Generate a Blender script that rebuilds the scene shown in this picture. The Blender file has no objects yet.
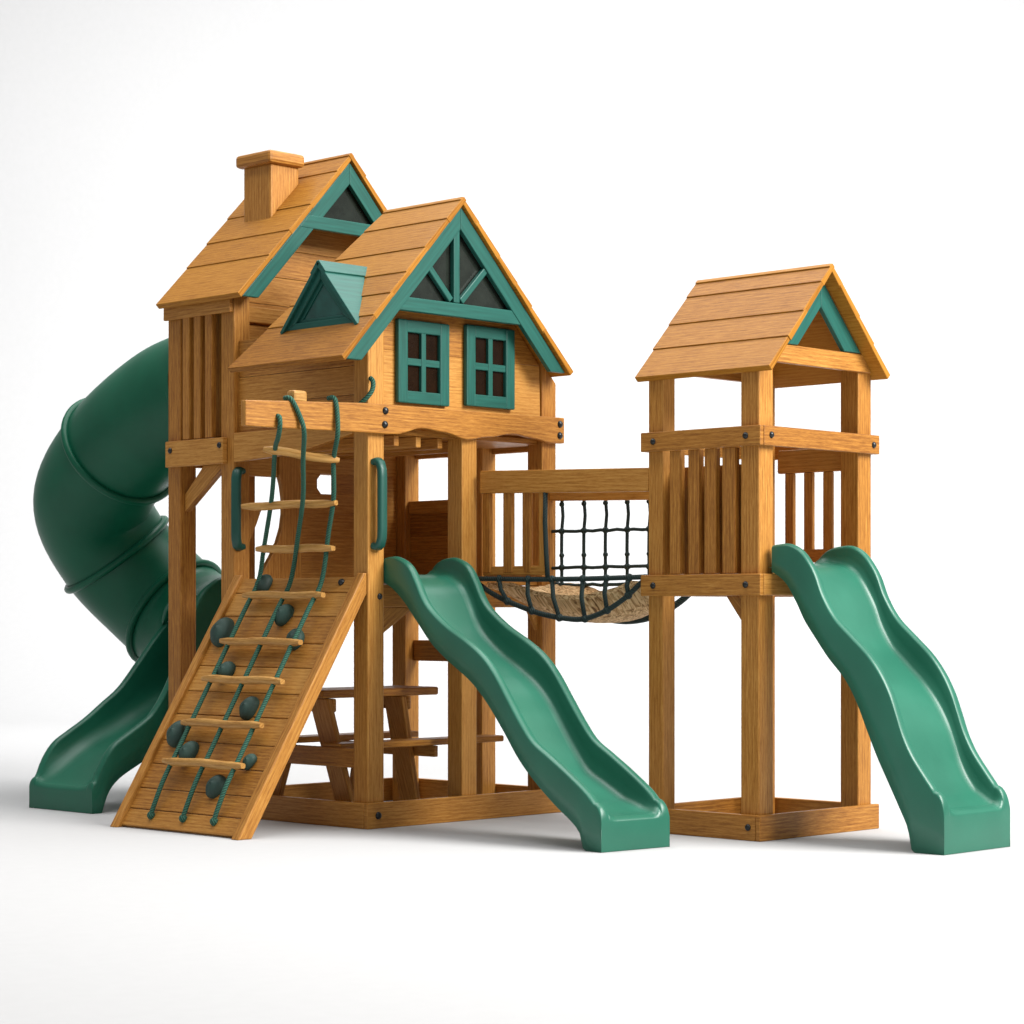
import bpy, bmesh, math, random
from mathutils import Vector, Matrix
random.seed(7)
S = bpy.context.scene
COL = S.collection
PI = math.pi

# ------------------------------------------------------------------ materials
def new_mat(name):
    m = bpy.data.materials.new(name); m.use_nodes = True
    nt = m.node_tree; nt.nodes.clear()
    out = nt.nodes.new('ShaderNodeOutputMaterial')
    b = nt.nodes.new('ShaderNodeBsdfPrincipled')
    nt.links.new(b.outputs[0], out.inputs[0])
    return m, nt, b

def node(nt, typ, **kw):
    n = nt.nodes.new(typ)
    for k, v in kw.items(): setattr(n, k, v)
    return n

def ramp(nt, stops):
    r = nt.nodes.new('ShaderNodeValToRGB')
    e = r.color_ramp.elements
    while len(e) < len(stops): e.new(0.5)
    for i, (p, c) in enumerate(stops):
        e[i].position = p; e[i].color = (*c, 1)
    return r

def wood_mat(name, dark, mid, light, rough=0.42, spec=.32):
    """stained cedar: long grain streaks follow U (metres along the board)"""
    m, nt, b = new_mat(name); L = nt.links.new
    uv = node(nt, 'ShaderNodeUVMap', uv_map='UVMap')
    def noise(su, sv, detail, rgh=0.6, dist=0.0):
        mp = node(nt, 'ShaderNodeMapping'); mp.inputs['Scale'].default_value = (su, sv, 1)
        L(uv.outputs[0], mp.inputs[0])
        n = node(nt, 'ShaderNodeTexNoise'); n.inputs['Scale'].default_value = 1
        n.inputs['Detail'].default_value = detail; n.inputs['Roughness'].default_value = rgh
        n.inputs['Distortion'].default_value = dist
        L(mp.outputs[0], n.inputs[0]); return n
    g1 = noise(6.0, 120, 5, 0.7, 0.2)          # grain bands
    g2 = noise(22, 330, 3, 0.75)                # fine fibres
    g3 = noise(0.06, 0.35, 0, 0.5)              # tone from board to board
    mp = node(nt, 'ShaderNodeMapping'); mp.inputs['Scale'].default_value = (1.1, 9, 1)
    L(uv.outputs[0], mp.inputs[0])
    wv = node(nt, 'ShaderNodeTexWave', wave_type='BANDS', bands_direction='Y')
    wv.inputs['Scale'].default_value = 1.6; wv.inputs['Distortion'].default_value = 5.5
    wv.inputs['Detail'].default_value = 3; wv.inputs['Detail Scale'].default_value = 0.9
    L(mp.outputs[0], wv.inputs[0])
    def mix(a, bb, f):
        x = node(nt, 'ShaderNodeMix', data_type='FLOAT'); x.inputs[0].default_value = f
        L(a, x.inputs[2]); L(bb, x.inputs[3]); return x.outputs[0]
    v = mix(g1.outputs[0], g2.outputs[0], 0.38)
    v = mix(v, wv.outputs['Fac'], 0.05)
    m3 = node(nt, 'ShaderNodeMapRange'); L(g3.outputs[0], m3.inputs[0])
    for q, t in ((1, .27), (2, .73), (3, .18), (4, .82)): m3.inputs[q].default_value = t
    v = mix(v, m3.outputs[0], 0.20)
    r = ramp(nt, [(0.385, dark), (0.50, mid), (0.615, light)])
    L(v, r.inputs[0])
    L(r.outputs[0], b.inputs['Base Color'])
    rr = node(nt, 'ShaderNodeMapRange'); L(g1.outputs[0], rr.inputs[0])
    rr.inputs[3].default_value = rough + 0.12; rr.inputs[4].default_value = rough - 0.06
    L(rr.outputs[0], b.inputs['Roughness'])
    bp = node(nt, 'ShaderNodeBump'); bp.inputs['Strength'].default_value = 0.22
    bp.inputs['Distance'].default_value = 0.004
    L(v, bp.inputs['Height']); L(bp.outputs[0], b.inputs['Normal'])
    b.inputs['Specular IOR Level'].default_value = spec
    return m

def plastic_mat(name, col, rough=0.38, grain=0.06, var=0.12, spec=0.4):
    m, nt, b = new_mat(name); b.inputs['Specular IOR Level'].default_value = spec; L = nt.links.new
    tc = node(nt, 'ShaderNodeTexCoord')
    n = node(nt, 'ShaderNodeTexNoise'); n.inputs['Scale'].default_value = 3.0; n.inputs['Detail'].default_value = 6
    L(tc.outputs['Object'], n.inputs[0])
    r = ramp(nt, [(0.3, tuple(c * (1 - var) for c in col)), (0.7, tuple(c * (1 + var) for c in col))])
    L(n.outputs[0], r.inputs[0]); L(r.outputs[0], b.inputs['Base Color'])
    n2 = node(nt, 'ShaderNodeTexNoise'); n2.inputs['Scale'].default_value = 190; n2.inputs['Detail'].default_value = 3
    L(tc.outputs['Object'], n2.inputs[0])
    bp = node(nt, 'ShaderNodeBump'); bp.inputs['Strength'].default_value = grain; bp.inputs['Distance'].default_value = 0.004
    L(n2.outputs[0], bp.inputs['Height']); L(bp.outputs[0], b.inputs['Normal'])
    mr = node(nt, 'ShaderNodeMapRange'); L(n.outputs[0], mr.inputs[0])
    mr.inputs[3].default_value = rough - 0.06; mr.inputs[4].default_value = rough + 0.1
    L(mr.outputs[0], b.inputs['Roughness'])
    return m

def painted_mat(name, col, rough=0.4):
    m, nt, b = new_mat(name); L = nt.links.new
    uv = node(nt, 'ShaderNodeUVMap', uv_map='UVMap')
    mp = node(nt, 'ShaderNodeMapping'); mp.inputs['Scale'].default_value = (4, 70, 1)
    L(uv.outputs[0], mp.inputs[0])
    n = node(nt, 'ShaderNodeTexNoise'); n.inputs['Scale'].default_value = 1; n.inputs['Detail'].default_value = 4
    L(mp.outputs[0], n.inputs[0])
    r = ramp(nt, [(0.3, tuple(c * .80 for c in col)), (0.7, tuple(c * 1.2 for c in col))])
    L(n.outputs[0], r.inputs[0]); L(r.outputs[0], b.inputs['Base Color'])
    bp = node(nt, 'ShaderNodeBump'); bp.inputs['Strength'].default_value = 0.15; bp.inputs['Distance'].default_value = 0.003
    L(n.outputs[0], bp.inputs['Height']); L(bp.outputs[0], b.inputs['Normal'])
    b.inputs['Roughness'].default_value = rough; b.inputs['Specular IOR Level'].default_value = 0.3
    return m

def rope_mat(name, col):
    m, nt, b = new_mat(name); L = nt.links.new
    uv = node(nt, 'ShaderNodeUVMap', uv_map='UVMap')
    mp = node(nt, 'ShaderNodeMapping'); mp.inputs['Rotation'].default_value = (0, 0, math.radians(35))
    L(uv.outputs[0], mp.inputs[0])
    w = node(nt, 'ShaderNodeTexWave'); w.inputs['Scale'].default_value = 26; w.inputs['Distortion'].default_value = 0.6
    L(mp.outputs[0], w.inputs[0])
    r = ramp(nt, [(0.1, tuple(c * .45 for c in col)), (0.75, tuple(c * 1.25 for c in col))])
    L(w.outputs['Fac'], r.inputs[0]); L(r.outputs[0], b.inputs['Base Color'])
    bp = node(nt, 'ShaderNodeBump'); bp.inputs['Strength'].default_value = 0.6; bp.inputs['Distance'].default_value = 0.004
    L(w.outputs['Fac'], bp.inputs['Height']); L(bp.outputs[0], b.inputs['Normal'])
    b.inputs['Roughness'].default_value = 0.75
    return m

def coir_mat():
    m, nt, b = new_mat('coir'); L = nt.links.new
    uv = node(nt, 'ShaderNodeUVMap', uv_map='UVMap')
    mp = node(nt, 'ShaderNodeMapping'); mp.inputs['Scale'].default_value = (45, 90, 1)
    L(uv.outputs[0], mp.inputs[0])
    n = node(nt, 'ShaderNodeTexNoise'); n.inputs['Scale'].default_value = 1; n.inputs['Detail'].default_value = 5
    n.inputs['Distortion'].default_value = 1.2
    L(mp.outputs[0], n.inputs[0])
    r = ramp(nt, [(0.33, (.16, .075, .025)), (0.46, (.55, .33, .14)), (0.62, (.84, .62, .34))])
    L(n.outputs[0], r.inputs[0]); L(r.outputs[0], b.inputs['Base Color'])
    bp = node(nt, 'ShaderNodeBump'); bp.inputs['Strength'].default_value = .8; bp.inputs['Distance'].default_value = 0.008
    L(n.outputs[0], bp.inputs['Height']); L(bp.outputs[0], b.inputs['Normal'])
    b.inputs['Roughness'].default_value = 0.85
    return m

def plain_mat(name, col, rough=0.5, metal=0.0):
    m, nt, b = new_mat(name); L = nt.links.new
    tc = node(nt, 'ShaderNodeTexCoord')
    n = node(nt, 'ShaderNodeTexNoise'); n.inputs['Scale'].default_value = 14; n.inputs['Detail'].default_value = 4
    L(tc.outputs['Object'], n.inputs[0])
    r = ramp(nt, [(0.3, tuple(c * .75 for c in col)), (0.7, tuple(min(1, c * 1.25) for c in col))])
    L(n.outputs[0], r.inputs[0]); L(r.outputs[0], b.inputs['Base Color'])
    b.inputs['Roughness'].default_value = rough; b.inputs['Metallic'].default_value = metal
    return m

WOOD = wood_mat('stained_cedar', (.220, .078, .010), (.405, .171, .028), (.550, .275, .062))
RUNGW = wood_mat('pale_rung_wood', (.28, .12, .022), (.47, .245, .062), (.60, .35, .11))
ROOFW = wood_mat('roof_cedar', (.195, .069, .007), (.342, .140, .016), (.438, .200, .029), spec=.12)
GREEN = painted_mat('green_trim', (.012, .092, .072), 0.40)
SLIDE = plastic_mat('green_slide_plastic', (.016, .128, .080), rough=.34, spec=.5)
CHUTE = plastic_mat('lit_green_chute', (.010, .118, .068), rough=.36, spec=.35)  # tube green made lighter: the light on the chute lip is in the colour
TUBE = plastic_mat('shaded_green_tube', (.005, .092, .048), rough=0.36, spec=.22)  # slide green made darker: the tube's shade is in the colour
HANDLE = plastic_mat('green_handle_plastic', (.010, .075, .056))
HOLD = plastic_mat('dark_hold_plastic', (.022, .056, .044), rough=0.6, grain=0.3, var=0.4)
ROPE = rope_mat('green_rope', (.016, .095, .060))
NET = rope_mat('dark_net_rope', (.010, .030, .028))
COIR = coir_mat()
BOLT = plain_mat('black_bolt', (.014, .016, .017), 0.3, 0.3)
GLASS = plain_mat('dark_glass', (.016, .020, .016), 0.08)
TINT = plain_mat('green_glass', (.010, .080, .064), 0.15)
PANE = plain_mat('dark_inside_pane', (.012, .005, .002), 0.25)  # near-black colour stands in for the shade inside the window openings
for _n in PANE.node_tree.nodes:
    if _n.type == 'BSDF_PRINCIPLED': _n.inputs['Specular IOR Level'].default_value = 0.15
WHITE = plain_mat('white_studio', (.80, .80, .80), 0.9)
for _n in WHITE.node_tree.nodes:
    if _n.type == 'VALTORGB':
        _n.color_ramp.elements[0].color = (.465, .465, .467, 1); _n.color_ramp.elements[1].color = (.475, .475, .477, 1)
    if _n.type == 'BSDF_PRINCIPLED': _n.inputs['Specular IOR Level'].default_value = 0.1

# ------------------------------------------------------------------ mesh builder
class MB:
    def __init__(s):
        s.v = []; s.f = []; s.uv = []; s.sm = []
    def add_bm(s, bm, M, smooth=False, uvs=None):
        ru, rv = random.uniform(0, 60), random.uniform(0, 60)
        base = len(s.v)
        bm.verts.ensure_lookup_table(); bm.verts.index_update(); bm.normal_update()
        for v in bm.verts: s.v.append(M @ v.co)
        flip = M.to_3x3().determinant() < 0
        for f in bm.faces:
            n = f.normal
            ax = max(range(3), key=lambda i: abs(n[i]))
            loops = list(f.loops)
            if flip: loops.reverse()
            s.f.append([base + l.vert.index for l in loops]); s.sm.append(smooth)
            for l in loops:
                c = l.vert.co
                if ax == 0: u, w = c.y * 0.5, c.z
                elif ax == 2: u, w = c.x, c.y
                else: u, w = c.x, c.z + 0.37
                s.uv.append((u + ru, w + rv))
        bm.free()
    def solid(s, M, dims, bev=0.005, seg=2):
        """box centred on M, grain along local x"""
        bm = bmesh.new(); bmesh.ops.create_cube(bm, size=1)
        for v in bm.verts: v.co = Vector((v.co.x * dims[0], v.co.y * dims[1], v.co.z * dims[2]))
        b = min(bev, min(dims) * 0.3)
        if b > 0: bmesh.ops.bevel(bm, geom=list(bm.edges), offset=b, segments=seg, profile=0.5, affect='EDGES')
        s.add_bm(bm, M)
    def box(s, x0, x1, y0, y1, z0, z1, grain=None, bev=0.005):
        d = (abs(x1 - x0), abs(y1 - y0), abs(z1 - z0)); c = Vector(((x0 + x1) / 2, (y0 + y1) / 2, (z0 + z1) / 2))
        g = grain if grain is not None else max(range(3), key=lambda i: d[i])
        if g == 0: R = Matrix.Identity(3); dd = d
        elif g == 1: R = Matrix(((0, -1, 0), (1, 0, 0), (0, 0, 1))); dd = (d[1], d[0], d[2])
        else: R = Matrix(((0, 1, 0), (0, 0, 1), (1, 0, 0))); dd = (d[2], d[0], d[1])
        s.solid(Matrix.Translation(c) @ R.to_4x4(), dd, bev)
    def board(s, p0, p1, w, h, up=(0, 0, 1), bev=0.005, ext=0.0):
        p0, p1 = Vector(p0), Vector(p1); X = (p1 - p0); L = X.length; X.normalize()
        Z = Vector(up); Z = (Z - X * Z.dot(X)).normalized(); Y = Z.cross(X)
        M = Matrix((X, Y, Z)).transposed().to_4x4(); M.translation = (p0 + p1) / 2
        s.solid(M, (L + ext, w, h), bev)
    def prism(s, pts, O, U, V, thick, grain=0.0, bev=0.004):
        """polygon in the plane O+a*U+b*V, extruded by thick along U x V; grain = angle of the grain in the plane"""
        U, V, O = Vector(U), Vector(V), Vector(O); N = U.cross(V)
        c, sn = math.cos(grain), math.sin(grain)
        G = U * c + V * sn; H = V * c - U * sn
        bm = bmesh.new()
        vs = [bm.verts.new((a * c + b * sn, b * c - a * sn, 0)) for a, b in pts]
        f = bm.faces.new(vs)
        r = bmesh.ops.extrude_face_region(bm, geom=[f])
        for e in r['geom']:
            if isinstance(e, bmesh.types.BMVert): e.co.z += thick
        bmesh.ops.recalc_face_normals(bm, faces=bm.faces)
        if bev > 0:
            es = [e for e in bm.edges if len(e.link_faces) == 2 and e.calc_face_angle(0) > 0.45]
            bmesh.ops.bevel(bm, geom=es, offset=bev, segments=2, profile=0.5, affect='EDGES')
        M = Matrix((G, H, N)).transposed().to_4x4(); M.translation = O
        s.add_bm(bm, M)
    def tube(s, pts, r, seg=10, caps=True, closed=False, rfun=None):
        pts = [Vector(p) for p in pts]; n = len(pts); base = len(s.v)
        up = None; dist = 0; rows = []; ds = []
        for i, p in enumerate(pts):
            a = pts[(i - 1) % n] if (closed or i > 0) else p
            b = pts[(i + 1) % n] if (closed or i < n - 1) else p
            T = (b - a).normalized()
            if up is None:
                up = Vector((0, 0, 1)) if abs(T.z) < 0.9 else Vector((0, 1, 0))
            up = (up - T * up.dot(T)).normalized(); sd = T.cross(up)
            if i: dist += (p - pts[i - 1]).length
            ds.append(dist)
            rr = rfun(i) if rfun else r
            row = []
            for k in range(seg):
                an = 2 * PI * k / seg
                s.v.append(p + (up * math.cos(an) + sd * math.sin(an)) * rr); row.append(len(s.v) - 1)
            rows.append(row)
        for i in range(n - (0 if closed else 1)):
            j = (i + 1) % n
            for k in range(seg):
                k2 = (k + 1) % seg
                s.f.append([rows[i][k], rows[i][k2], rows[j][k2], rows[j][k]]); s.sm.append(True)
                d1 = ds[j] if j > i else ds[i] + 0.02
                c = 2 * PI * r / seg
                for u, w in ((ds[i], k), (ds[i], k + 1), (d1, k + 1), (d1, k)): s.uv.append((u, w * c))
        if caps and not closed:
            for row, rev in ((rows[0], True), (rows[-1], False)):
                s.f.append(list(row) if rev is False else list(reversed(row))); s.sm.append(False)
                for _ in row: s.uv.append((0, 0))
    def grid(s, rows, smooth=True, flip=False, close=False):
        """rows of points joined into quads"""
        base = len(s.v); R = len(rows); C = len(rows[0])
        for row in rows:
            for p in row: s.v.append(Vector(p))
        for i in range(R - 1):
            for j in range(C if close else C - 1):
                j2 = (j + 1) % C
                q = [base + i * C + j, base + i * C + j2, base + (i + 1) * C + j2, base + (i + 1) * C + j]
                if flip: q.reverse()
                s.f.append(q); s.sm.append(smooth)
                for a in q: s.uv.append((s.v[a].y, s.v[a].x + s.v[a].z))
    def face(s, idx_pts, smooth=False):
        base = len(s.v)
        for p in idx_pts: s.v.append(Vector(p))
        s.f.append(list(range(base, base + len(idx_pts)))); s.sm.append(smooth)
        for p in idx_pts: s.uv.append((p[0], p[1]))
    def dome(s, c, nrm, r, h, seg=14, rings=5):
        c = Vector(c); N = Vector(nrm).normalized(); A = N.orthogonal().normalized(); B = N.cross(A)
        rows = []
        for i in range(rings + 1):
            t = i / rings * PI / 2
            rr = r * math.cos(t); hh = h * math.sin(t)
            rows.append([c + N * hh + (A * math.cos(2 * PI * k / seg) + B * math.sin(2 * PI * k / seg)) * max(rr, 1e-4) for k in range(seg)])
        rows.insert(0, [c - N * 0.01 + (A * math.cos(2 * PI * k / seg) + B * math.sin(2 * PI * k / seg)) * r for k in range(seg)])
        s.grid(rows, True, close=True)
    def build(s, name, mat, parent=None, weld=False):
        me = bpy.data.meshes.new(name)
        org = Vector((0, 0, 0))
        me.from_pydata([tuple(v) for v in s.v], [], s.f)
        uvl = me.uv_layers.new(name='UVMap')
        for i, u in enumerate(s.uv): uvl.data[i].uv = u
        me.polygons.foreach_set('use_smooth', s.sm)
        me.materials.append(mat); me.update()
        if weld:
            bm = bmesh.new(); bm.from_mesh(me); bmesh.ops.remove_doubles(bm, verts=bm.verts, dist=1e-4); bm.to_mesh(me); bm.free()
        o = bpy.data.objects.new(name, me); COL.objects.link(o)
        if parent is not None:
            o.parent = parent
            rt = parent
            off = Vector((0, 0, 0))
            while rt is not None: off += rt.location; rt = rt.parent
            o.location = -off
        return o

def thing(name, label, cat, loc, group=None):
    o = bpy.data.objects.new(name, None); COL.objects.link(o); o.location = loc
    o.empty_display_size = 0.2
    o['label'] = label; o['category'] = cat
    if group: o['group'] = group
    return o

def bolts(parent, places, r=0.017):
    for c, n in places:
        m = MB(); m.dome(c, n, r, r * 0.75); m.build('bolt', BOLT, parent)

def part_box(name, parent, *a, mat=None, **k):
    m = MB(); m.box(*a, **k); return m.build(name, mat or WOOD, parent)

def spline(pts, n):
    """Catmull-Rom through pts (tuples), n samples per span"""
    out = []
    P = [pts[0]] + list(pts) + [pts[-1]]
    for i in range(1, len(P) - 2):
        for k in range(n):
            t = k / n
            out.append(tuple(0.5 * (2 * b + (c - a) * t + (2 * a - 5 * b + 4 * c - d) * t * t + (3 * b - a - 3 * c + d) * t ** 3)
                             for a, b, c, d in zip(P[i - 1], P[i], P[i + 1], P[i + 2])))
    out.append(tuple(pts[-1])); return out

def interp(pts, t):
    if t <= pts[0][0]: return pts[0][1]
    for (a, za), (b, zb) in zip(pts, pts[1:]):
        if t <= b: return za + (zb - za) * (t - a) / (b - a)
    return pts[-1][1]

W = 0.114

# ------------------------------------------------------------------ roofs
def roof_courses(mb, E, Rg, y0, y1, n, sizes=None, y1r=None):
    """E, Rg: (x, z) of the top surface at eave and ridge; lapped boards along y"""
    ex, ez = E; rx, rz = Rg
    T = Vector((rx - ex, 0, rz - ez)); L = T.length; T.normalize()
    s = 1 if rx > ex else -1
    N = Vector((-T.z * s, 0, T.x * s))                  # outward, up
    sizes = sizes or [1] * n
    tot = sum(sizes); edges = [0]
    for q in sizes: edges.append(edges[-1] + L * q / tot)
    O0 = Vector((ex, 0, ez)) - N * 0.034
    Y = Vector((0, 1, 0))
    for i in range(n):
        a, b = edges[i], edges[i + 1]
        top = b + (0.015 if i < n - 1 else 0.0)
        j0, j1 = random.uniform(-.003, .003), random.uniform(-.003, .003)
        pts = [(a, 0.0), (a, 0.034), (top, 0.0280), (top, 0.003)]
        ye = lambda q: y1 if y1r is None else y1 + (y1r - y1) * q / L
        bm = bmesh.new()
        v0 = [bm.verts.new((y0 + j0, p, q)) for p, q in pts]; v1 = [bm.verts.new((ye(p) + j1, p, q)) for p, q in pts]
        bm.faces.new(v0); bm.faces.new(list(reversed(v1)))
        for k in range(4):
            bm.faces.new([v0[k], v1[k], v1[(k + 1) % 4], v0[(k + 1) % 4]])
        bmesh.ops.recalc_face_normals(bm, faces=bm.faces)
        bmesh.ops.bevel(bm, geom=list(bm.edges), offset=0.003, segments=2, profile=0.5, affect='EDGES')
        M = Matrix((Y, T, N)).transposed().to_4x4(); M.translation = O0
        mb.add_bm(bm, M)

def barge(mb, E, Rg, y0, th, o1, o2, zcut):
    """board under the roof edge on one slope, between offsets o1 and o2 below the top surface"""
    ex, ez = E; rx, rz = Rg
    t = Vector((rx - ex, rz - ez)).normalized(); s = 1 if rx > ex else -1
    n = Vector((t.y * s, -t.x * s))                     # inward, down
    def at(o, x=None, z=None):
        p = Vector((ex, ez)) + n * o
        k = (x - p.x) / t.x if x is not None else (z - p.y) / t.y
        q = p + t * k; return (q.x, q.y)
    pts = [at(o1, z=zcut), at(o1, x=rx), at(o2, x=rx), at(o2, z=zcut)]
    mb.prism(pts, (0, y0 + th, 0), (1, 0, 0), (0, 0, 1), th, grain=math.atan2(t.y, t.x))
    return at

# ================================================================== MAIN TOWER
fort = thing('playhouse_tower', 'large wooden tower carrying a gabled playhouse with chimney, green dormer and two green windows',
             'playhouse', (0.71, 0.6, 0))

def post(parent, x, y, z1, z0=0.0):
    m = MB(); m.box(x, x + W, y, y + W, z0, z1, 2, 0.007); return m.build('post', WOOD, parent)

def roof_post(parent, x, y, za, zb, w=W):
    m = MB(); m.prism([(x, 0), (x + w, 0), (x + w, zb), (x, za)], (0, y + w, 0), (1, 0, 0), (0, 0, 1), w, PI / 2, .006)
    return m.build('post', WOOD, parent)
P1 = post(fort, 0, 0, 2.60)
P2 = post(fort, .684, 0, 2.066)
P5 = roof_post(fort, 1.311, 0, 2.525, 2.405)
P3 = post(fort, 1.311, 1.115, 2.80)
P4 = post(fort, 1.311, .474, 2.066)
L2 = post(fort, 0, 1.095, 2.90)
L1 = post(fort, 0, 1.571, 2.86)
m = MB(); m.box(.500, .570, 1.600, 1.670, 0, 2.86, 2, .006); RP = m.build('post', WOOD, fort)

# sand box frame on the ground
m = MB()
m.box(-.030, 1.470, -.030, -.001, 0, .135)
m.box(-.030, -.001, .001, 1.26, 0, .134)
m.box(1.428, 1.458, .001, 1.26, 0, .134)
m.box(-.030, 1.458, 1.262, 1.292, 0, .135)
base = m.build('base_frame', WOOD, fort)
bolts(base, [((.045, -.030, .068), (0, -1, 0))], .020)

# deck at slide height
m = MB()
for i in range(10):
    y = .035 + i * .118
    m.box(.117, 1.308, y, y + .113, 1.272, 1.298, 0, .003)
m.build('deck', WOOD, fort)
m = MB()
m.box(.116, .682, .030, .062, 1.150, 1.268); m.box(.800, 1.309, .030, .062, 1.150, 1.268)
m.box(.030, .062, .116, 1.093, 1.150, 1.268); m.box(.116, 1.309, 1.180, 1.212, 1.150, 1.268)
m.box(1.360, 1.392, .116, .472, 1.150, 1.268); m.box(1.360, 1.392, .590, 1.113, 1.150, 1.268)
dj = m.build('deck_joist', WOOD, fort)
bolts(P1, [((.082, 0, 1.205), (0, -1, 0))])

# gussets and braces
def gusset(parent, pts, O, U, V, th, grain=0.0, name='brace'):
    mm = MB(); mm.prism(pts, O, U, V, th, grain); return mm.build(name, WOOD, parent)
XZ = ((1, 0, 0), (0, 0, 1)); YZ = ((0, 1, 0), (0, 0, 1))
gusset(fort, [(.116, 1.148), (.36, 1.148), (.30, 1.148), (.116, 1.01)][:2] + [(.116, 1.0)], (0, .06, 0), *XZ, .03, 0.6)
gusset(fort, [(1.309, 1.148), (1.309, 1.02), (1.23, 1.148)], (0, .06, 0), *XZ, .03, 0.6)
gusset(fort, [(1.40, 1.945), (1.213, 1.945), (1.569, 1.69), (1.569, 1.79)], (.030, 0, 0), *YZ, .045, -0.62)

# house platform (ceiling of the deck level)
m = MB()
for i in range(12):
    y = .040 + i * .135
    m.box(.060, 1.388, y, y + .1345, 2.060, 2.090, 0, .003)
m.build('house_floor', WOOD, fort)
for x in (.24, .40, .56, .80):
    m = MB(); m.box(x, x + .036, .060, 1.180, 2.000, 2.0585, 1); m.build('shade_joist', WOOD, fort)  # added to shade the bright underside of the house floor

# long front beam, cantilevered to the left, scalloped underneath
def wavy(x):
    pts = [(-.845, 2.040), (.10, 2.050), (.16, 2.052), (.36, 2.094), (.52, 2.082), (.69, 2.052), (.86, 2.075), (1.05, 2.102), (1.22, 2.085), (1.36, 2.066), (1.46, 2.070)]
    for (a, za), (b, zb) in zip(pts, pts[1:]):
        if a <= x <= b:
            t = (x - a) / (b - a); t = t * t * (3 - 2 * t); return za + (zb - za) * t
    return pts[-1][1]
m = MB()
top = [(1.455, 2.214), (-.05, 2.202), (-.845, 2.166)]
bot = [(-.845 + i * (2.300 / 60), wavy(-.845 + i * (2.300 / 60))) for i in range(61)]
m.prism(top + bot, (0, -.001, 0), *XZ, .036, 0.0, .005)
fb = m.build('front_beam', WOOD, fort)
bolts(fb, [((.088, -.037, 2.170), (0, -1, 0)), ((.084, -.037, 2.098), (0, -1, 0)), ((1.418, -.037, 2.176), (0, -1, 0)), ((1.416, -.037, 2.112), (0, -1, 0))], .020)
# left side beam under the eave, and the rear one carrying the slat wall
m = MB()
m.prism([(1.093, 2.110), (.116, 2.110), (.116, 2.055), (.45, 1.995), (.75, 1.965), (1.093, 1.948)], (-.004, 0, 0), *YZ, .04, 0.0)
m.build('side_beam', WOOD, fort)
m = MB(); m.box(-.034, -.001, 1.150, 1.668, 1.942, 2.088)
sb = m.build('side_beam', WOOD, fort)
bolts(sb, [((-.034, 1.620, 2.035), (-1, 0, 0)), ((-.034, 1.180, 2.045), (-1, 0, 0))])
m = MB(); m.box(.116, 1.309, 1.655, 1.688, 1.950, 2.100); m.build('side_beam', WOOD, fort)
m = MB(); m.box(1.392, 1.424, .116, .472, 2.03, 2.14); m.box(1.392, 1.424, .590, 1.113, 2.03, 2.14); m.build('side_beam', WOOD, fort)

# --- lower room walls
m = MB()
for i in range(3):
    z = 1.296 + i * .136
    m.box(1.352, 1.376, .588, 1.115, z, z + .1365, 1, .003)
m.build('deck_wall', WOOD, fort)
m = MB(); m.box(1.335, 1.400, .590, 1.113, 1.702, 1.778); m.build('guard_rail', WOOD, fort)
m = MB(); m.box(1.352, 1.376, .116, .472, 1.300, 1.362, 1); m.build('kick_board', WOOD, fort)
# rear wall of the deck with a porthole and a curved door jamb
m = MB()
yr = 1.190
for z0, z1 in ((1.296, 1.4205), (1.420, 1.5605), (1.560, 1.6905), (1.690, 1.8035)): m.box(.565, 1.309, yr, yr + .024, z0, z1, 0, .003)
for z0, z1 in ((1.9185, 2.062),): m.box(.565, 1.309, yr, yr + .024, z0, z1, 0, .003)
m.prism([(.565, 1.803), (.720, 1.803), (.690, 1.835), (.690, 1.885), (.720, 1.919), (.565, 1.919)], (0, yr + .024, 0), *XZ, .024, 0, .002)
m.prism([(.815, 1.803), (1.309, 1.803), (1.309, 1.919), (.815, 1.919)], (0, yr + .024, 0), *XZ, .024, 0, .002)
m.build('deck_wall', WOOD, fort)
m = MB()
cur = [(.25, 1.300), (.30, 1.385), (.345, 1.45), (.385, 1.52), (.415, 1.60), (.428, 1.68), (.428, 1.76), (.415, 1.84), (.395, 1.90), (.395, 2.056)]
m.prism([(.562, 2.056), ] + list(reversed(cur)) + [(.562, 1.300)], (0, yr + .020, 0), *XZ, .034, PI / 2, .003)
m.build('door_jamb', WOOD, fort)
m = MB(); m.box(.116, .394, yr, yr + .024, 1.885, 2.056, 0); m.build('door_header', WOOD, fort)
gusset(fort, [(.116, 1.34), (.135, 1.40), (.185, 1.52), (.235, 1.62), (.270, 1.70), (.116, 1.715)], (0, yr + .02, 0), *XZ, .03, PI / 2)
# lower rails around the sand box
m = MB(); m.box(.004, .036, .116, 1.093, .310, .412); m.build('lower_rail', WOOD, fort)
m = MB(); m.box(1.375, 1.407, .590, 1.113, .835, .958); m.build('lower_rail', WOOD, fort)

# --- front house: siding, shutters, gable
E1L, R1, E1R = (-.316, 2.418), (.548, 3.332), (1.408, 2.462)
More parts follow.
